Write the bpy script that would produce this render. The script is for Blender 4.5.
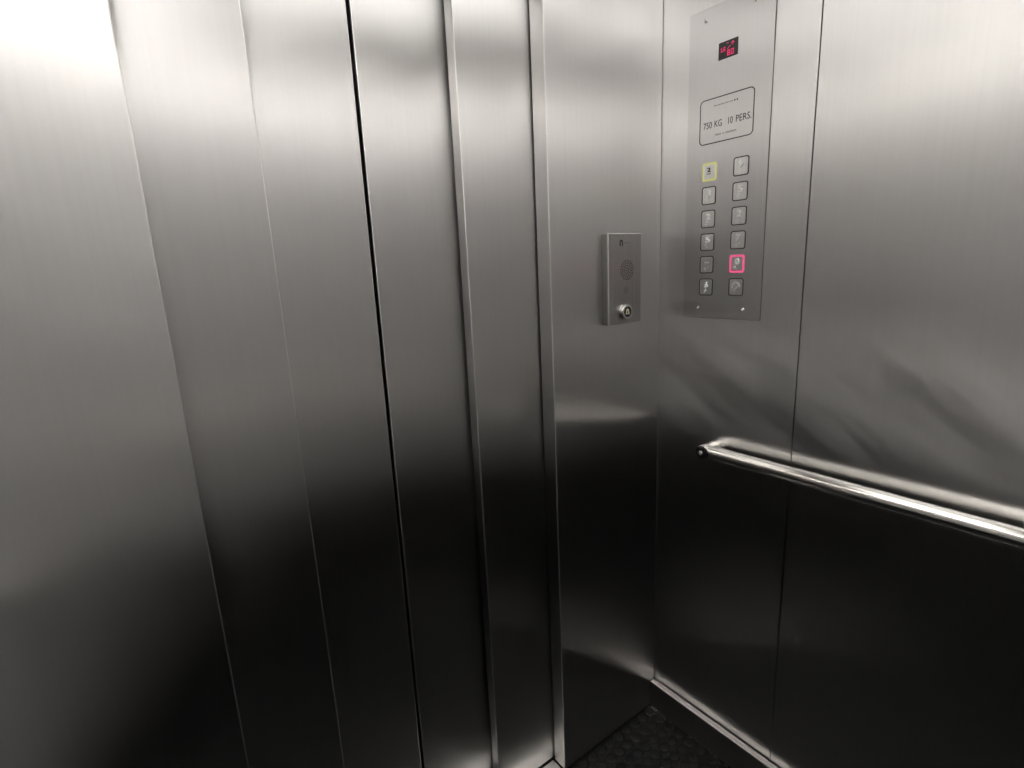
import bpy, bmesh, math, random
from mathutils import Vector, Matrix

C = bpy.context.scene
for o in list(bpy.data.objects):
    bpy.data.objects.remove(o)
random.seed(4)

# ---------------------------------------------------------------- camera
cam_d = bpy.data.cameras.new('camera')
cam_d.sensor_fit = 'HORIZONTAL'
cam_d.sensor_width = 36.0
cam_d.lens = 534.56 / 1024.0 * 36.0
cam_d.clip_start = 0.01
cam = bpy.data.objects.new('camera', cam_d)
C.collection.objects.link(cam)
RX = Vector((0.80105428, -0.59686432, -0.0454425))
RD = Vector((-0.16405609, -0.14590261, -0.97560137))
RF = Vector((0.57567147, 0.78896477, -0.21479512))
M = Matrix.Identity(4)
for i in range(3):
    M[i][0] = RX[i]
    M[i][1] = -RD[i]
    M[i][2] = -RF[i]
M[2][3] = 1.5
cam.matrix_world = M
C.camera = cam

# ---------------------------------------------------------------- world and exposure
w = bpy.data.worlds.new('world')
C.world = w
w.use_nodes = True
w.node_tree.nodes['Background'].inputs[0].default_value = (0.0, 0.0, 0.0, 1)
w.node_tree.nodes['Background'].inputs[1].default_value = 0.0
vs = C.view_settings
vs.view_transform = 'Standard'
vs.look = 'None'
vs.gamma = 1.0
vs.use_curve_mapping = False
vs.exposure = 0.0
PANEL_POWER = 1.6      # brightness of the ceiling light diffuser
CA, CB = 0.09, 0.20              # strip light distance from the rear wall
LX0, LX1, LY0, LY1 = -0.1, 1.24, 0.38, 0.88   # outline of the ceiling light
COVE_POWER = 17.5      # brightness of the strip lights along the ceiling edge

# ---------------------------------------------------------------- car dimensions (metres)
YF = 1.0116            # inner face of the front return wall
XR = 1.2865             # inner face of the right wall
XL = -0.28             # left wall
YB = -0.26             # rear wall
ZC = 2.32              # ceiling
JL, JR = 0.0665, 0.8697  # door opening
ADDED_DADO = 0.55            # top of the added dark lower panels


# ---------------------------------------------------------------- materials
def newmat(name):
    m = bpy.data.materials.new(name)
    m.use_nodes = True
    nt = m.node_tree
    return m, nt, nt.nodes['Principled BSDF']


def brushed(name, col, rough, aniso, grain='V', streak=0.05, rvar=0.06, smear=0.0, bump=0.0, haze=None):
    """brushed stainless steel; grain V = vertical brush lines"""
    m, nt, b = newmat(name)
    N, L = nt.nodes, nt.links
    N.remove(b)
    b = N.new('ShaderNodeBsdfAnisotropic')
    b.distribution = 'BECKMANN'
    L.new(b.outputs[0], N['Material Output'].inputs['Surface'])
    tc = N.new('ShaderNodeTexCoord')
    mp = N.new('ShaderNodeMapping')
    mp.inputs['Scale'].default_value = (160, 160, 2.0) if grain == 'V' else (3, 3, 160)
    L.new(tc.outputs['Object'], mp.inputs['Vector'])
    n1 = N.new('ShaderNodeTexNoise')
    n1.inputs['Scale'].default_value = 1.0
    n1.inputs['Detail'].default_value = 3.0
    L.new(mp.outputs['Vector'], n1.inputs['Vector'])
    cr = N.new('ShaderNodeMapRange')
    cr.inputs['From Min'].default_value = 0.3
    cr.inputs['From Max'].default_value = 0.7
    cr.inputs['To Min'].default_value = 1.0 - streak
    cr.inputs['To Max'].default_value = 1.0 + streak
    L.new(n1.outputs['Fac'], cr.inputs['Value'])
    mx = N.new('ShaderNodeVectorMath')
    mx.operation = 'SCALE'
    mx.inputs[0].default_value = col
    L.new(cr.outputs['Result'], mx.inputs['Scale'])
    L.new(mx.outputs['Vector'], b.inputs['Color'])
    # wiped / handled patches change the gloss
    n2 = N.new('ShaderNodeTexNoise')
    n2.inputs['Scale'].default_value = 4.0
    n2.inputs['Detail'].default_value = 2.0
    n2.inputs['Distortion'].default_value = 0.2
    mp2 = N.new('ShaderNodeMapping')
    mp2.inputs['Scale'].default_value = (1.0, 1.0, 2.2)
    mp2.inputs['Rotation'].default_value = (0.5, 0.4, 0.0)
    L.new(tc.outputs['Object'], mp2.inputs['Vector'])
    L.new(mp2.outputs['Vector'], n2.inputs['Vector'])
    r = N.new('ShaderNodeMapRange')
    r.inputs['From Min'].default_value = 0.3
    r.inputs['From Max'].default_value = 0.7
    r.inputs['To Min'].default_value = max(0.02, rough - rvar)
    r.inputs['To Max'].default_value = rough + rvar
    L.new(n2.outputs['Fac'], r.inputs['Value'])
    rough_out = r.outputs['Result']
    if haze:
        # wiped, hazy strokes in one height range (z low, z high, strength, tilt of the strokes)
        z0, z1, amt, tilt = haze
        mp3 = N.new('ShaderNodeMapping')
        mp3.vector_type = 'TEXTURE'
        mp3.inputs['Rotation'].default_value = (tilt, tilt, 0.0)
        mp3.inputs['Scale'].default_value = (0.32, 0.32, 0.045)
        L.new(tc.outputs['Object'], mp3.inputs['Vector'])
        n3 = N.new('ShaderNodeTexNoise')
        n3.inputs['Scale'].default_value = 1.0
        n3.inputs['Detail'].default_value = 4.0
        n3.inputs['Roughness'].default_value = 0.6
        L.new(mp3.outputs['Vector'], n3.inputs['Vector'])
        r3 = N.new('ShaderNodeMapRange')
        r3.inputs['From Min'].default_value = 0.38
        r3.inputs['From Max'].default_value = 0.72
        r3.inputs['To Max'].default_value = amt
        L.new(n3.outputs['Fac'], r3.inputs['Value'])
        sp = N.new('ShaderNodeSeparateXYZ')
        L.new(tc.outputs['Object'], sp.inputs[0])
        up = N.new('ShaderNodeMapRange')
        up.interpolation_type = 'SMOOTHSTEP'
        up.inputs['From Min'].default_value = z0
        up.inputs['From Max'].default_value = z0 + (z1 - z0) * 0.35
        L.new(sp.outputs[2], up.inputs['Value'])
        dn = N.new('ShaderNodeMapRange')
        dn.interpolation_type = 'SMOOTHSTEP'
        dn.inputs['From Min'].default_value = z1
        dn.inputs['From Max'].default_value = z1 - (z1 - z0) * 0.35
        L.new(sp.outputs[2], dn.inputs['Value'])
        m1 = N.new('ShaderNodeMath')
        m1.operation = 'MULTIPLY'
        L.new(up.outputs[0], m1.inputs[0])
        L.new(dn.outputs[0], m1.inputs[1])
        m2 = N.new('ShaderNodeMath')
        m2.operation = 'MULTIPLY'
        L.new(m1.outputs[0], m2.inputs[0])
        L.new(r3.outputs[0], m2.inputs[1])
        g2 = N.new('ShaderNodeBsdfAnisotropic')
        g2.distribution = 'BECKMANN'
        g2.inputs['Roughness'].default_value = 0.72
        L.new(mx.outputs['Vector'], g2.inputs['Color'])
        ms = N.new('ShaderNodeMixShader')
        L.new(m2.outputs[0], ms.inputs['Fac'])
        L.new(b.outputs[0], ms.inputs[1])
        L.new(g2.outputs[0], ms.inputs[2])
        L.new(ms.outputs[0], N['Material Output'].inputs['Surface'])
    L.new(rough_out, b.inputs['Roughness'])
    b.inputs['Anisotropy'].default_value = 1.0 - math.sqrt(1.0 - 0.9 * aniso)
    tg = N.new('ShaderNodeCombineXYZ')
    tg.inputs[2].default_value = 1.0
    if aniso > 0:
        L.new(tg.outputs[0], b.inputs['Tangent'])
    b.inputs['Rotation'].default_value = 0.0 if grain == 'V' else 0.25
    if bump > 0:
        bp = N.new('ShaderNodeBump')
        bp.inputs['Strength'].default_value = bump
        bp.inputs['Distance'].default_value = 0.002
        L.new(n2.outputs['Fac'], bp.inputs['Height'])
        L.new(bp.outputs['Normal'], b.inputs['Normal'])
    return m


def plain(name, col, rough=0.5, metal=0.0, emit=None, power=0.0, noise=0.0):
    m, nt, b = newmat(name)
    b.inputs['Base Color'].default_value = (*col, 1)
    b.inputs['Roughness'].default_value = rough
    b.inputs['Metallic'].default_value = metal
    if noise > 0:
        n = nt.nodes.new('ShaderNodeTexNoise')
        n.inputs['Scale'].default_value = 60
        n.inputs['Detail'].default_value = 6
        r = nt.nodes.new('ShaderNodeMapRange')
        r.inputs['To Min'].default_value = max(0.03, rough - noise)
        r.inputs['To Max'].default_value = min(1, rough + noise)
        nt.links.new(n.outputs['Fac'], r.inputs['Value'])
        nt.links.new(r.outputs['Result'], b.inputs['Roughness'])
    if emit:
        b.inputs['Emission Color'].default_value = (*emit, 1)
        b.inputs['Emission Strength'].default_value = power
    return m


STEEL = (0.70, 0.69, 0.685)
M_door = brushed('steel_door', (0.65, 0.64, 0.635), 0.36, 0.93, 'V', 0.015, 0.02)
M_wall = brushed('steel_wall', STEEL, 0.32, 0.92, 'V', 0.015, 0.02, haze=(1.25, 2.4, 0.28, 0.9))
M_right = brushed('steel_right_wall', STEEL, 0.33, 0.90, 'V', 0.015, 0.03, haze=(0.96, 1.40, 0.60, 0.55))
M_plate = brushed('steel_control_plate', (0.60, 0.59, 0.588), 0.35, 0.85, 'V', 0.015, 0.03)
M_jamb = brushed('steel_jamb', (0.60, 0.60, 0.61), 0.40, 0.4, 'V', 0.08, 0.05)
M_rear = plain('satin_laminate', (0.44, 0.435, 0.434), 0.5, noise=0.04)
M_added_dado = plain('added_dark_panel', (0.035, 0.034, 0.033), 0.6, noise=0.04)  # for unseen panels invented to darken the low reflections
M_skirt = brushed('steel_skirting', (0.50, 0.48, 0.46), 0.38, 0.0, 'H', 0.06, 0.05)
M_casing = brushed('steel_casing', (0.30, 0.29, 0.28), 0.40, 0.3, 'V', 0.06, 0.04)
M_box = brushed('steel_intercom', (0.46, 0.45, 0.44), 0.36, 0.6, 'V', 0.06, 0.04)
M_cap = brushed('steel_button', (0.76, 0.755, 0.745), 0.38, 0.0, 'V', 0.08, 0.06)
M_chrome = plain('polished_tube', (0.78, 0.76, 0.72), 0.16, 1.0, noise=0.05)
M_bright = plain('bright_metal', (0.8, 0.79, 0.76), 0.22, 1.0, noise=0.05)
M_edge = plain('worn_highlight_edge', (0.86, 0.855, 0.84), 0.34, 1.0, noise=0.04)  # lighter metal on worn arrises paints in their edge highlights
M_sill = brushed('aluminium_sill', (0.72, 0.71, 0.69), 0.38, 0.0, 'H', 0.05, 0.08)
M_symbol = plain('raised_symbol_metal', (0.97, 0.96, 0.95), 0.30, 0.55, noise=0.03)
M_black = plain('black_plastic', (0.012, 0.012, 0.013), 0.35, noise=0.08)
M_rim = plain('dark_button_rim', (0.03, 0.027, 0.027), 0.4, noise=0.08)
M_gap = plain('dark_gap', (0.004, 0.004, 0.004), 0.9)
M_shadow_gap = plain('grey_shadow_gap', (0.06, 0.058, 0.055), 0.8)
M_ink = plain('engraved_ink', (0.035, 0.03, 0.03), 0.6)
M_ink_pale = plain('worn_engraving', (0.25, 0.24, 0.235), 0.6)
M_screen = plain('display_glass', (0.015, 0.012, 0.013), 0.18)
M_led = plain('red_led', (0.3, 0.01, 0.04), 0.4, emit=(0.85, 0.03, 0.17), power=0.7)
M_yellow = plain('lit_yellow_ring', (0.5, 0.5, 0.15), 0.4, emit=(0.80, 0.78, 0.38), power=0.34)
M_pink = plain('lit_pink_ring', (0.5, 0.05, 0.15), 0.4, emit=(1.0, 0.13, 0.30), power=0.55)
M_cream = plain('cream_bell_ink', (0.75, 0.68, 0.45), 0.45)
M_ceil = plain('white_ceiling', (0.85, 0.84, 0.80), 0.5, noise=0.05)
M_lamp = plain('lamp_diffuser', (0.9, 0.9, 0.85), 0.4, emit=(1.0, 0.98, 0.94), power=PANEL_POWER)
M_cove = plain('strip_lamp', (0.9, 0.9, 0.85), 0.4, emit=(1.0, 0.982, 0.968), power=COVE_POWER)
M_dust = plain('pale_dust', (0.36, 0.35, 0.33), 0.9)


M_added_dado.node_tree.nodes['Principled BSDF'].inputs['Specular IOR Level'].default_value = 0.04


def rubber():
    m, nt, b = newmat('black_studded_rubber')
    N, L = nt.nodes, nt.links
    n = N.new('ShaderNodeTexNoise')
    n.inputs['Scale'].default_value = 30
    n.inputs['Detail'].default_value = 8
    tc = N.new('ShaderNodeTexCoord')
    L.new(tc.outputs['Object'], n.inputs['Vector'])
    cr = N.new('ShaderNodeValToRGB')
    cr.color_ramp.elements[0].position = 0.35
    cr.color_ramp.elements[0].color = (0.0012, 0.0012, 0.0013, 1)
    cr.color_ramp.elements[1].position = 0.75
    cr.color_ramp.elements[1].color = (0.004, 0.004, 0.0043, 1)
    L.new(n.outputs['Fac'], cr.inputs['Fac'])
    L.new(cr.outputs['Color'], b.inputs['Base Color'])
    b.inputs['Roughness'].default_value = 0.45
    b.inputs['Specular IOR Level'].default_value = 0.25
    return m


M_rubber = rubber()


# ---------------------------------------------------------------- mesh helpers
class F:
    """local frame on a wall: a = sideways, b = up, c = out of the wall"""
    def __init__(s, o, u, v, w):
        s.o, s.u, s.v, s.w = Vector(o), Vector(u), Vector(v), Vector(w)

    def p(s, a, b, c):
        return s.o + s.u * a + s.v * b + s.w * c


def box(bm, x0, x1, y0, y1, z0, z1):
    vs_ = [bm.verts.new((x, y, z)) for x in (x0, x1) for y in (y0, y1) for z in (z0, z1)]
    for q in ((0, 1, 3, 2), (4, 6, 7, 5), (0, 4, 5, 1), (2, 3, 7, 6), (0, 2, 6, 4), (1, 5, 7, 3)):
        bm.faces.new([vs_[i] for i in q])


def loop_prism(bm, fr, pts, c0, c1, chamfer=0.0):
    """extrude an outline lying in a wall frame from depth c0 to c1; chamfer shrinks the outer edge"""
    n = len(pts)
    cx = sum(p[0] for p in pts) / n
    cy = sum(p[1] for p in pts) / n

    def ring(k, c):
        out = []
        for a, b in pts:
            d = math.hypot(a - cx, b - cy) or 1
            out.append(bm.verts.new(fr.p(a - (a - cx) / d * k, b - (b - cy) / d * k, c)))
        return out
    rs = [ring(0, c0)]
    if chamfer > 0:
        rs.append(ring(0, c1 - chamfer))
        rs.append(ring(chamfer, c1))
    else:
        rs.append(ring(0, c1))
    for r0, r1 in zip(rs, rs[1:]):
        for i in range(n):
            j = (i + 1) % n
            bm.faces.new((r0[i], r0[j], r1[j], r1[i]))
    bm.faces.new(rs[-1])
    bm.faces.new(list(reversed(rs[0])))


def rrect(a, b, wd, ht, r, n=5):
    pts = []
    for cx, cy, s in ((a + wd / 2 - r, b + ht / 2 - r, 0), (a - wd / 2 + r, b + ht / 2 - r, 90),
                      (a - wd / 2 + r, b - ht / 2 + r, 180), (a + wd / 2 - r, b - ht / 2 + r, 270)):
        for k in range(n + 1):
            t = math.radians(s + 90 * k / n)
            pts.append((cx + r * math.cos(t), cy + r * math.sin(t)))
    return pts


def circ(a, b, r, n=24):
    return [(a + r * math.cos(2 * math.pi * k / n), b + r * math.sin(2 * math.pi * k / n)) for k in range(n)]


def ring_prism(bm, fr, outer, inner, c0, c1):
    n = len(outer)
    A = [bm.verts.new(fr.p(a, b, c0)) for a, b in outer]
    B = [bm.verts.new(fr.p(a, b, c1)) for a, b in outer]
    D = [bm.verts.new(fr.p(a, b, c1)) for a, b in inner]
    E_ = [bm.verts.new(fr.p(a, b, c0)) for a, b in inner]
    for i in range(n):
        j = (i + 1) % n
        bm.faces.new((A[i], A[j], B[j], B[i]))
        bm.faces.new((B[i], B[j], D[j], D[i]))
        bm.faces.new((D[i], D[j], E_[j], E_[i]))
        bm.faces.new((E_[i], E_[j], A[j], A[i]))


def lathe(bm, origin, axis, prof, n=28):
    """prof: list of (radius, distance along axis)"""
    ax = Vector(axis).normalized()
    t = Vector((0, 0, 1)) if abs(ax.z) < 0.9 else Vector((1, 0, 0))
    u = ax.cross(t).normalized()
    v = ax.cross(u)
    o = Vector(origin)
    rings = []
    for r, d in prof:
        rings.append([bm.verts.new(o + ax * d + (u * math.cos(2 * math.pi * k / n) + v * math.sin(2 * math.pi * k / n)) * max(r, 1e-5)) for k in range(n)])
    for r0, r1 in zip(rings, rings[1:]):
        for i in range(n):
            j = (i + 1) % n
            bm.faces.new((r0[i], r0[j], r1[j], r1[i]))
    bm.faces.new(rings[-1])
    bm.faces.new(list(reversed(rings[0])))


def text_into(bm, fr, s, a, b, height, width=None, c0=0.0, c1=0.0004, xs=1.0, bold=0.0):
    """raised / engraved lettering built from the built-in font, centred on (a, b)"""
    cu = bpy.data.curves.new('lettering', 'FONT')
    cu.body = s
    cu.size = 1.0
    cu.resolution_u = 3
    cu.extrude = 0.5
    if bold:
        cu.extrude = 0.02
        cu.bevel_depth = bold
        cu.bevel_resolution = 1
    ob = bpy.data.objects.new('lettering', cu)
    C.collection.objects.link(ob)
    dg = bpy.context.evaluated_depsgraph_get()
    me = bpy.data.meshes.new_from_object(ob.evaluated_get(dg))
    xs_ = [v.co.x for v in me.vertices]
    ys_ = [v.co.y for v in me.vertices]
    zl = min((v.co.z for v in me.vertices), default=0.0)
    zh = max((v.co.z for v in me.vertices), default=1.0)
    if xs_:
        w0, h0 = max(xs_) - min(xs_), max(ys_) - min(ys_)
        sy = height / h0
        sx = (width / w0) if width else sy * xs
        mx, my = (max(xs_) + min(xs_)) / 2, (max(ys_) + min(ys_)) / 2
        vmap = [bm.verts.new(fr.p(a + (v.co.x - mx) * sx, b + (v.co.y - my) * sy, c0 + (c1 - c0) * (v.co.z - zl) / (zh - zl))) for v in me.vertices]
        for f in me.polygons:
            try:
                bm.faces.new([vmap[i] for i in f.vertices])
            except ValueError:
                pass
    bpy.data.objects.remove(ob)
    bpy.data.curves.remove(cu)
    bpy.data.meshes.remove(me)


def obj(name, bm, mat, parent=None, bevel=0.0, smooth=False, base=None, edge=None):
    """link a bmesh (built in world coordinates) as one object, origin at base or at the parent's origin"""
    bmesh.ops.recalc_face_normals(bm, faces=bm.faces)
    wo = Vector((0, 0, 0))
    if parent is not None:
        wo = world_base[parent.name]
    if base is not None:
        off = Vector(base)
    else:
        off = wo
    bmesh.ops.translate(bm, verts=bm.verts, vec=-off)
    me = bpy.data.meshes.new(name)
    bm.to_mesh(me)
    bm.free()
    me.materials.append(mat)
    o = bpy.data.objects.new(name, me)
    C.collection.objects.link(o)
    if parent is not None:
        o.parent = parent
        o.location = off - wo
    else:
        o.location = off
    world_base[o.name] = off
    if bevel > 0:
        md = o.modifiers.new('edge', 'BEVEL')
        md.width = bevel
        md.segments = 2
        md.limit_method = 'ANGLE'
        if edge is not None:
            me.materials.append(edge)
            md.material = 1
    if smooth:
        for p in me.polygons:
            p.use_smooth = True
        me.set_sharp_from_angle(angle=math.radians(40))
    return o


world_base = {}


def thing(name, label, cat, base, group=None):
    o = bpy.data.objects.new(name, None)
    o.empty_display_size = 0.05
    C.collection.objects.link(o)
    o.location = base
    world_base[o.name] = Vector(base)
    o['label'] = label
    o['category'] = cat
    if group:
        o['group'] = group
    return o


def tag(o, label, cat, group=None):
    o['label'] = label
    o['category'] = cat
    if group:
        o['group'] = group
    return o


def struct(name, bm, mat, label=None, cat=None, bevel=0.0, smooth=False, edge=None):
    o = obj(name, bm, mat, bevel=bevel, smooth=smooth, edge=edge)
    o['kind'] = 'structure'
    if label:
        o['label'] = label
    if cat:
        o['category'] = cat
    return o


NB = bmesh.new

# ================================================================ setting
# floor: studded rubber, one mesh
bm = NB()
box(bm, XL - 0.02, XR + 0.02, YB - 0.02, YF + 0.01, -0.02, -0.0015)
pitch = 0.039
y = YF - 0.0195
while y > YB + 0.01:
    x = XR - 0.025 - 0.0195
    while x > XL + 0.01:
        lathe(bm, (x, y, -0.003), (0, 0, 1), [(0.0168, 0), (0.0164, 0.0030), (0.0150, 0.0046), (0.0115, 0.0052)], 14)
        x -= pitch
    y -= pitch
struct('floor', bm, M_rubber, 'black studded rubber floor of the lift car', 'floor', smooth=True)

# sill under the doors
bm = NB()
box(bm, JL + 0.004, JR - 0.004, YF - 0.004, 1.0615, -0.02, 0.0)
struct('trim_1', bm, M_sill, 'pale aluminium door sill below the sliding doors', 'door sill')
bm = NB()
box(bm, JL - 0.03, JR + 0.03, YF - 0.01, 1.20, -0.03, -0.004)
struct('trim_2', bm, M_gap, 'dark running groove under the sliding doors', 'door track')

# front return walls with their door jambs
bm = NB()
box(bm, JR, XR - 0.0015, YF, 1.0595, 0.003, ZC)
struct('wall_front', bm, M_wall, 'brushed steel return wall carrying the small intercom box', 'wall', bevel=0.0022, edge=M_edge)
bm = NB()
box(bm, XL, JL, YF, 1.0595, 0.003, ZC)
struct('wall_front_return', bm, M_wall, 'brushed steel return wall on the far side of the doors', 'wall', bevel=0.0022, edge=M_edge)
bm = NB()
box(bm, JL, JR, YF, 1.058, 2.13, ZC)
struct('trim_3', bm, M_wall, 'steel header above the sliding doors', 'door header')
bm = NB()
box(bm, XL, XR + 0.05, 1.195, 1.21, -0.03, ZC)
struct('wall_shaft', bm, M_gap, 'dark shaft side behind the sliding doors', 'wall')

# sliding doors: two slow outer leaves, two fast inner leaves
def leaf(name, x0, x1, yf, label):
    b = NB()
    box(b, x0, x1, yf, yf + 0.032, 0.006, 2.14)
    return struct(name, b, M_door, label, 'lift door', bevel=0.0022, edge=M_edge)


leaf('door_1', JL - 0.04, 0.2540, 1.0660, 'outermost brushed steel sliding leaf furthest from the intercom')
leaf('door_2', 0.20, 0.4573, 1.1120, 'inner brushed steel sliding leaf before the dark centre gap, furthest from the intercom')
leaf('door_3', 0.4653, 0.72, 1.1120, 'inner brushed steel sliding leaf between the dark centre gap and the stepped edge')
leaf('door_4', 0.6680, JR + 0.05, 1.0660, 'outer brushed steel sliding leaf next to the jamb by the intercom')

# right wall: two panels with an open joint
bm = NB()
box(bm, XR, XR + 0.02, 0.6068, YF + 0.01, 0.0, ZC)
box(bm, XR, XR + 0.02, YB, 0.6043, 0.0, ZC)
struct('wall_right', bm, M_right, 'brushed steel side wall with control panel and handrail', 'wall', bevel=0.0008)
bm = NB()
box(bm, XR + 0.02, XR + 0.03, YB, YF + 0.2, -0.02, ZC)
struct('wall_right_backing', bm, M_gap)
# skirting
bm = NB()
box(bm, XR - 0.025, XR - 0.003, YB, YF - 0.001, 0.0, 0.098)
struct('baseboard_right', bm, M_skirt, 'steel skirting with a bright top edge along the side wall', 'skirting', bevel=0.0025)

# left, rear, ceiling (behind the camera, seen in the reflections); dark lower panels added to darken these
bm = NB()
box(bm, XL - 0.02, XL, YB - 0.02, YF + 0.2, ADDED_DADO, ZC)
struct('wall_left', bm, M_rear, 'satin grey wall opposite the control panel', 'wall')
bm = NB()
box(bm, XL - 0.02, XL + 0.004, YB - 0.02, YF, 0, ADDED_DADO)
struct('wall_left_added_dado', bm, M_added_dado, 'added dark lower panel of the wall opposite the control panel', 'wall')
bm = NB()
box(bm, XL, XR + 0.02, YB - 0.02, YB, ADDED_DADO, ZC)
struct('wall_rear', bm, M_rear, 'satin grey wall opposite the doors', 'wall')
bm = NB()
box(bm, XL, XR, YB - 0.02, YB + 0.004, 0, ADDED_DADO)
struct('wall_rear_added_dado', bm, M_added_dado, 'added dark lower panel of the wall opposite the doors', 'wall')
bm = NB()
box(bm, XL - 0.02, XR + 0.03, YB - 0.02, 1.24, ZC, ZC + 0.02)
struct('ceiling', bm, M_ceil, 'white lift ceiling', 'ceiling')

# ceiling lights: a panel over the doors half of the car and a strip washing the rear wall, plus an added left strip
cl = thing('ceiling_light', 'rectangular glowing light panel in the lift ceiling', 'ceiling light', (0.5, 0.6, ZC))
bm = NB()
box(bm, LX0, LX1, LY0, LY1, ZC - 0.012, ZC - 0.002)
obj('diffuser', bm, M_lamp, cl)
fr = F(((LX0 + LX1) / 2, (LY0 + LY1) / 2, ZC), (1, 0, 0), (0, 1, 0), (0, 0, -1))
bm = NB()
ring_prism(bm, fr, rrect(0, 0, LX1 - LX0 + 0.03, LY1 - LY0 + 0.03, 0.01), rrect(0, 0, LX1 - LX0, LY1 - LY0, 0.008), 0.0, 0.018)
obj('frame', bm, M_bright, cl)
def strip_light(fr, a0, a1, label):
    """fr: a along the wall, b up, c out of the wall; a lamp close under the ceiling behind an added shallow white shade"""
    sl = thing('strip_light', label, 'ceiling light', fr.p((a0 + a1) / 2, ZC, CA))

    def bx3(aa, bb, b0, b1, c0, c1):
        b_ = NB()
        p, q = fr.p(aa, b0, c0), fr.p(bb, b1, c1)
        box(b_, min(p.x, q.x), max(p.x, q.x), min(p.y, q.y), max(p.y, q.y), b0, b1)
        return b_
    obj('diffuser', bx3(a0, a1, ZC - 0.012, ZC - 0.003, CA - 0.014, CA + 0.014), M_cove, sl)
    obj('diffuser', bx3(a0, a1, ZC - 0.012, ZC - 0.003, CB - 0.025, CB + 0.025), M_cove, sl)
    obj('shade', bx3(a0, a1, ZC - 0.075, ZC, CB + 0.032, CB + 0.040), M_ceil, sl)  # added screen, hides the glowing strips from the doors


strip_light(F((0, YB, 0), (1, 0, 0), (0, 0, 1), (0, 1, 0)), XL + CB + 0.06, XR - 0.02, 'long glowing strip light along the ceiling edge opposite the doors')
strip_light(F((XL, 0, 0), (0, 1, 0), (0, 0, 1), (1, 0, 0)), YB + 0.02, YF - 0.02, 'added long glowing strip light along the ceiling edge opposite the control panel')  # added to brighten what the control panel wall reflects

# ================================================================ control panel
FR = F((XR, 0.8155, 0.0), (0, -1, 0), (0, 0, 1), (-1, 0, 0))     # a = distance towards the camera side


def A(yw):
    return 0.8155 - yw


PT = 0.004                                                      # plate thickness
cp = thing('control_panel', 'tall brushed steel lift control panel with two columns of square buttons', 'control panel', (XR, 0.8155, 1.3405))
bm = NB()
loop_prism(bm, FR, rrect(0, (1.3405 + 2.091) / 2, 0.222, 2.091 - 1.3405, 0.002, 2), 0.0, PT, 0.0008)
plate = obj('faceplate', bm, M_plate, cp)
bm = NB()
loop_prism(bm, FR, rrect(0, (1.3405 + 2.091) / 2, 0.2234, 2.0917 - 1.3398, 0.002, 2), 0.0, 0.0012)  # dark rim painted in as the shadow gap round the plate
obj('painted_shadow_gap', bm, M_shadow_gap, cp)
for yy, zz in ((0.8805, 2.065), (0.7535, 2.065), (0.8797, 1.3667), (0.7490, 1.3667)):
    bm = NB()
    lathe(bm, FR.p(A(yy), zz, PT - 0.001), (-1, 0, 0), [(0.0042, 0), (0.0042, 0.0018), (0.003, 0.0030), (0.0015, 0.0024)], 16)
    obj('screw', bm, M_bright, cp, smooth=True)
# floor display
bm = NB()
loop_prism(bm, FR, rrect(A(0.8171), 1.9841, 0.051, 0.038, 0.0012, 3), PT - 0.001, PT + 0.0006)
disp = obj('display', bm, M_screen, cp)
bm = NB()


def dot(a, b, s=0.0011):
    loop_prism(bm, FR, [(a - s, b - s), (a + s, b - s), (a + s, b + s), (a - s, b + s)], PT + 0.0004, PT + 0.0010)


GL = {'1': ['.#.', '##.', '.#.', '.#.', '###'], '6': ['###', '#..', '###', '#.#', '###'], '0': ['###', '#.#', '#.#', '#.#', '###'],
      'G': ['###', '#..', '#.#', '#.#', '###'], '8': ['###', '#.#', '###', '#.#', '###'],
      '^': ['..#..', '.###.', '#.#.#', '..#..', '..#..']}


def glyph(ch, a, b, st):
    for r_, line in enumerate(GL[ch]):
        for c_, k in enumerate(line):
            if k == '#':
                dot(a + c_ * st, b - r_ * st, st * 0.42)


da, db = A(0.8171), 1.9841
glyph('^', da + 0.008, db + 0.014, 0.0018)
glyph('1', da - 0.019, db + 0.006, 0.0019)
glyph('6', da - 0.012, db + 0.006, 0.0019)
glyph('8', da - 0.001, db - 0.003, 0.0026)
glyph('0', da + 0.009, db - 0.003, 0.0026)
for k in range(4):
    dot(da - 0.001 + 0.002 * k, db + 0.001 + 0.0016 * k, 0.0008)
for k in range(3):
    dot(da - 0.004 + 0.002 * k, db + 0.0135, 0.0006)
obj('led_digits', bm, M_led, disp)
# rating plate
ra, rb = A(0.8171), 1.8323
bm = NB()
ring_prism(bm, FR, rrect(ra, rb, 0.1462, 0.106, 0.0115), rrect(ra, rb, 0.1414, 0.1012, 0.0093), PT - 0.0005, PT + 0.0004)
rp = obj('rating_plate', bm, M_ink, cp)
bm = NB()
for word, ya, yb in (('750', 0.8787, 0.8550), ('KG', 0.8475, 0.8274), ('10', 0.8101, 0.7981), ('PERS.', 0.7897, 0.7500)):
    text_into(bm, FR, word, A((ya + yb) / 2), 1.8239, 0.0155, ya - yb, PT - 0.0002, PT + 0.0004)
obj('load_lettering', bm, M_ink, rp)
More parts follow.
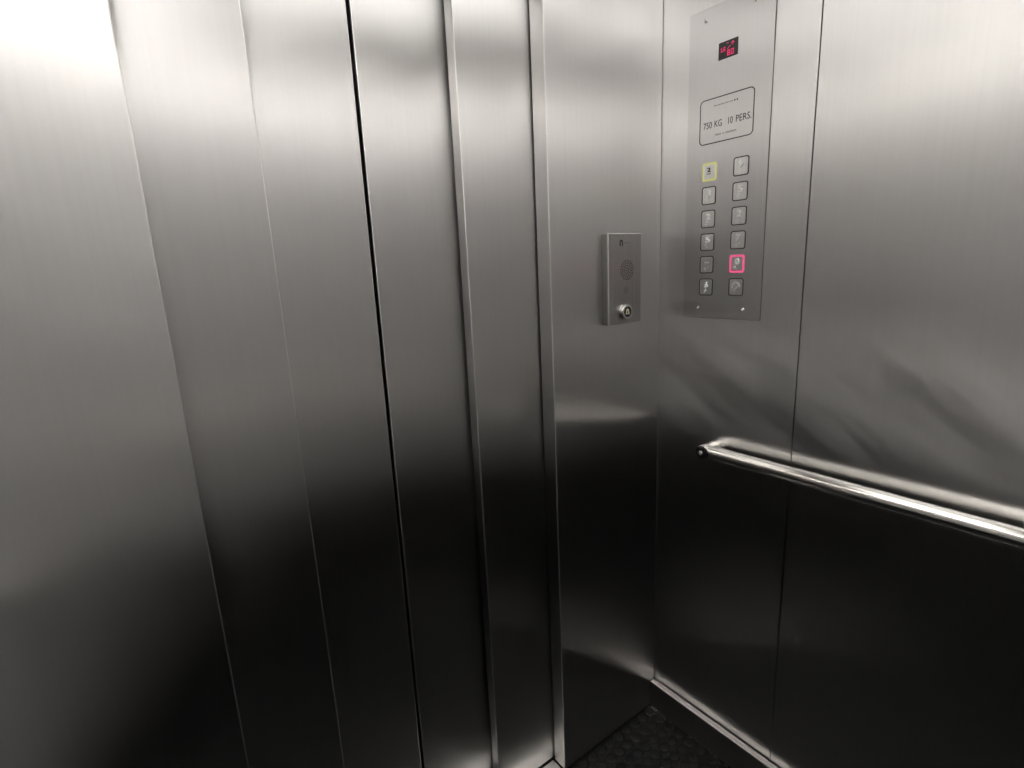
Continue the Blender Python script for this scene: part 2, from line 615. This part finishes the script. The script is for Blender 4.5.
# line of tiny worn print above and below the load figures
bm = NB()
x = -0.033
while x < 0.016:
    wd = random.choice((0.0016, 0.0022, 0.0026))
    loop_prism(bm, FR, rrect(ra + x, rb + 0.034, wd, random.choice((0.0024, 0.003, 0.0034)), 0.0005, 2), PT - 0.0002, PT + 0.0003)
    x += wd + 0.0011
obj('maker_print', bm, M_ink_pale, rp)
bm = NB()
for k in range(2):
    loop_prism(bm, FR, circ(ra + 0.0225 + 0.0062 * k, rb + 0.0345, 0.0021, 6), PT - 0.0002, PT + 0.0004)
obj('maker_mark', bm, M_ink, rp)
bm = NB()
x = -0.026
k = 0
while x < 0.028:
    wd = random.choice((0.0022, 0.003))
    if k not in (4, 6):
        loop_prism(bm, FR, rrect(ra + x, rb - 0.034, wd, 0.0042, 0.0006, 2), PT - 0.0002, PT + 0.0003)
    x += wd + 0.0015
    k += 1
obj('serial_print', bm, M_ink_pale, rp)

# push buttons
COLS = (0.857, 0.7705)
ROWS = [1.7129 - 0.0581 * k for k in range(6)]
SYM = (('2', '3', '2', '5', '-', '6'), ('9', '5', '2', '7', '0', 'bell'))
for ci, yy in enumerate(COLS):
    for ri, zz in enumerate(ROWS):
        a, b = A(yy), zz
        lit = (ci == 0 and ri == 0) and 'yellow' or (ci == 1 and ri == 4) and 'pink' or None
        bx, by, bz = FR.p(a, b, 0)
        mats = {'yellow': M_yellow, 'pink': M_pink, None: M_rim}
        # the surround sits in the plate, the cap proud of it
        bm = NB()
        ring_prism(bm, FR, rrect(a, b, 0.0405, 0.0445, 0.006), rrect(a, b, *((0.0315, 0.0350) if lit else (0.0362, 0.0402)), 0.0045), PT - 0.001, PT + 0.0012)
        btn = obj('push_button', bm, mats[lit], cp, base=(bx, by, bz))
        if lit:
            btn['label'] = 'push button with a glowing %s surround' % lit
        bm = NB()
        loop_prism(bm, FR, rrect(a, b, *((0.0315, 0.0350) if lit else (0.0362, 0.0402)), 0.0045), PT - 0.001, PT + 0.0016, 0.0012)
        obj('button_cap', bm, M_cap, btn, base=(bx, by, bz))
        bm = NB()
        s = SYM[ci][ri]
        c0, c1 = PT + 0.0012, PT + 0.0030
        if s == 'bell':
            # bell outline with clapper
            for k in range(12):
                t0, t1 = math.radians(200 - 17 * k), math.radians(200 - 17 * (k + 1))
                loop_prism(bm, FR, [(a + r_ * math.cos(t) * 0.9, b + 0.001 + r_ * math.sin(t)) for r_, t in
                                    ((0.0095, t0), (0.0125, t0), (0.0125, t1), (0.0095, t1))], c0, c1)
            loop_prism(bm, FR, [(a - 0.006, b - 0.008), (a - 0.003, b - 0.009), (a + 0.005, b - 0.001), (a + 0.003, b + 0.002)], c0, c1)
        elif ci == 0 and ri == 0:
            text_into(bm, FR, s, a - 0.001, b + 0.005, 0.011, 0.0095, c0, c1, bold=0.03)
            loop_prism(bm, FR, rrect(a - 0.001, b - 0.005, 0.011, 0.0018, 0.0006, 2), c0, c1)
        else:
            text_into(bm, FR, s, a + 0.001, b + 0.0055, 0.0170 if s != '-' else 0.003, 0.0125, PT - 0.0012, c1 + 0.0012, bold=0.05)
        obj('raised_symbol', bm, M_symbol if not (ci == 0 and ri == 0) else M_ink, btn, base=(bx, by, bz))
        if s != 'bell' and not (ci == 0 and ri == 0) and not (ci == 1 and ri == 0):
            bm = NB()
            for q in range(4):
                da_, db_ = random.choice(((-0.004, 0), (0, 0), (0, -0.004), (-0.004, -0.004), (0.004, 0)))
                lathe(bm, FR.p(a - 0.003 + da_ + (q % 2) * 0.003, b - 0.009 + db_ + 0.002 * (q // 2), PT + 0.0012), (-1, 0, 0), [(0.0019, 0), (0.0014, 0.0012), (0.0004, 0.0017)], 8)
            obj('braille_dots', bm, M_symbol, btn, base=(bx, by, bz), smooth=True)

# ================================================================ intercom on the front return wall
FI = F((1.110, YF, 0.0), (1, 0, 0), (0, 0, 1), (0, -1, 0))
DI = 0.025
ic = thing('intercom', 'small brushed steel emergency intercom box with a bell button', 'intercom', (1.110, YF, 1.334))
bm = NB()
loop_prism(bm, FI, rrect(0, 1.4525, 0.126, 0.236, 0.002, 3), 0, DI - 0.004)
obj('casing', bm, M_casing, ic)
bm = NB()
loop_prism(bm, FI, rrect(0, 1.4525, 0.128, 0.238, 0.003, 3), DI - 0.006, DI)
obj('faceplate', bm, M_box, ic, bevel=0.0020, edge=M_edge)
bm = NB()
# arched pictogram
ox, oz = -0.0155, 1.5467
loop_prism(bm, FI, [(ox + x_, oz + z_) for x_, z_ in ((-0.0062, -0.008), (-0.0062, 0.003), (-0.004, 0.0072), (0, 0.0085), (0.004, 0.0072), (0.0062, 0.003), (0.0062, -0.008),
                    (0.0022, -0.008), (0.0022, 0.002), (0, 0.0042), (-0.0022, 0.002), (-0.0022, -0.008))], DI - 0.0004, DI + 0.0005)
obj('pictogram', bm, M_ink, ic)
bm = NB()
for k in range(7):
    loop_prism(bm, FI, rrect(-0.004 + 0.0032 * k, oz, 0.0022, 0.0032 if k % 2 else 0.0024, 0.0005, 2), DI - 0.0003, DI + 0.0003)
obj('faint_print', bm, M_ink_pale, ic)
# speaker: rings of drilled holes
bm = NB()
for r_, n_ in ((0.0, 1), (0.0065, 6), (0.0125, 12), (0.0185, 18), (0.0245, 24)):
    for k in range(n_):
        t = 2 * math.pi * k / n_ + r_ * 30
        loop_prism(bm, FI, circ(0.007 + r_ * math.cos(t), 1.4765 + r_ * math.sin(t), 0.0019, 8), DI - 0.0006, DI + 0.0002)
obj('speaker_grille', bm, M_gap, ic)
bm = NB()
for r_, n_ in ((0.0, 1), (0.004, 4), (0.008, 8)):
    for k in range(n_):
        t = 2 * math.pi * k / n_
        loop_prism(bm, FI, circ(0.003 + r_ * math.cos(t), 1.424 + r_ * math.sin(t), 0.0011, 8), DI - 0.0006, DI + 0.0002)
obj('microphone_holes', bm, M_gap, ic)
bcen = FI.p(-0.002, 1.3665, DI - 0.001)
bm = NB()
lathe(bm, bcen, (0, -1, 0), [(0.0205, 0), (0.0205, 0.003), (0.0198, 0.0105), (0.0188, 0.0118), (0.0142, 0.0118), (0.0139, 0.0100), (0.001, 0.0100)], 36)
ab = obj('alarm_button', bm, M_bright, ic, smooth=True)
FB = F(bcen, (1, 0, 0), (0, 0, 1), (0, -1, 0))
bm = NB()
loop_prism(bm, FB, circ(0, 0, 0.0138, 28), 0.009, 0.0110)
obj('button_face', bm, M_black, ab)
bm = NB()
bo = [(x_ * 0.92, z_ * 0.92) for x_, z_ in [(-0.0088, -0.0066), (-0.0070, -0.0034), (-0.0061, 0.0023), (-0.0047, 0.0070), (-0.0018, 0.0093), (0.0018, 0.0093), (0.0047, 0.0070), (0.0061, 0.0023), (0.0070, -0.0034), (0.0088, -0.0066)]]
bi = [(x_ * 0.42, (y_ - 0.0004) * 0.50 - 0.0008) for x_, y_ in bo]
ring_prism(bm, FB, bo, bi, 0.0106, 0.0114)
obj('bell_symbol', bm, M_cream, ab)

# ================================================================ handrail
ZR = 0.981


def handrail(fr, length, label):
    """fr: a along the rail, b up, c out of the wall; the rail starts at a = 0"""
    hr = thing('handrail', label, 'handrail', fr.p(0, ZR, 0))
    b_ = NB()
    lathe(b_, fr.p(0, ZR, 0.045), fr.u, [(0.0190, 0.0), (0.0190, length * 0.5), (0.0190, length)], 36)
    obj('rail_tube', b_, M_chrome, hr, smooth=True)
    for aa in (0.0, length):
        b_ = NB()
        lathe(b_, fr.p(aa, ZR, 0), fr.w, [(0.0200, 0.0), (0.0200, 0.058), (0.0195, 0.0625), (0.0185, 0.0635)], 36)
        st = obj('standoff', b_, M_chrome, hr, smooth=True)
        b_ = NB()
        lathe(b_, fr.p(aa, ZR, 0.0630), fr.w, [(0.0188, 0.0), (0.0188, 0.003), (0.0172, 0.0052), (0.0085, 0.0052), (0.0075, 0.0040), (0.001, 0.0040)], 32)
        ec = obj('end_cap', b_, M_black, st, smooth=True)
        ec['label'] = 'black end cap with a bright screw'
        b_ = NB()
        lathe(b_, fr.p(aa, ZR, 0.0665), fr.w, [(0.0062, 0.0), (0.0062, 0.0022), (0.0045, 0.0034), (0.002, 0.0026)], 20)
        obj('cap_screw', b_, M_bright, st, smooth=True)


handrail(F((XR, 0.814, 0), (0, -1, 0), (0, 0, 1), (-1, 0, 0)), 1.06, 'polished steel tube handrail with a black end cap below the control panel')
handrail(F((1.10, YB, 0), (-1, 0, 0), (0, 0, 1), (0, 1, 0)), 1.12, 'polished steel tube handrail on the wall opposite the doors')
handrail(F((XL, -0.18, 0), (0, 1, 0), (0, 0, 1), (1, 0, 0)), 0.98, 'polished steel tube handrail on the wall opposite the control panel')

# ================================================================ dust swept into the floor corner
XP = XR - 0.026
bm = NB()
for k in range(75):
    t = random.random()
    if k < 45:
        px, py = XP - abs(random.gauss(0, 0.016)), YF - 0.006 - abs(random.gauss(0, 0.016))
    elif k < 80:
        px, py = XP - abs(random.gauss(0, 0.004)), YF - 0.01 - 0.33 * t
    else:
        px, py = XP - 0.2 * t, YF - 0.008 - abs(random.gauss(0, 0.004))
    s = random.uniform(0.0006, 0.0019)
    m4 = Matrix.Translation((px, py, 0.0006)) @ Matrix.Rotation(random.random() * 3, 4, 'Z') @ Matrix.Diagonal((s * 1.4, s, s * 0.8, 1))
    bmesh.ops.create_icosphere(bm, subdivisions=1, radius=1.0, matrix=m4)
du = obj('dust', bm, M_dust)
tag(du, 'pale dust and crumbs swept into the floor corner below the skirting', 'dust')
du['kind'] = 'stuff'
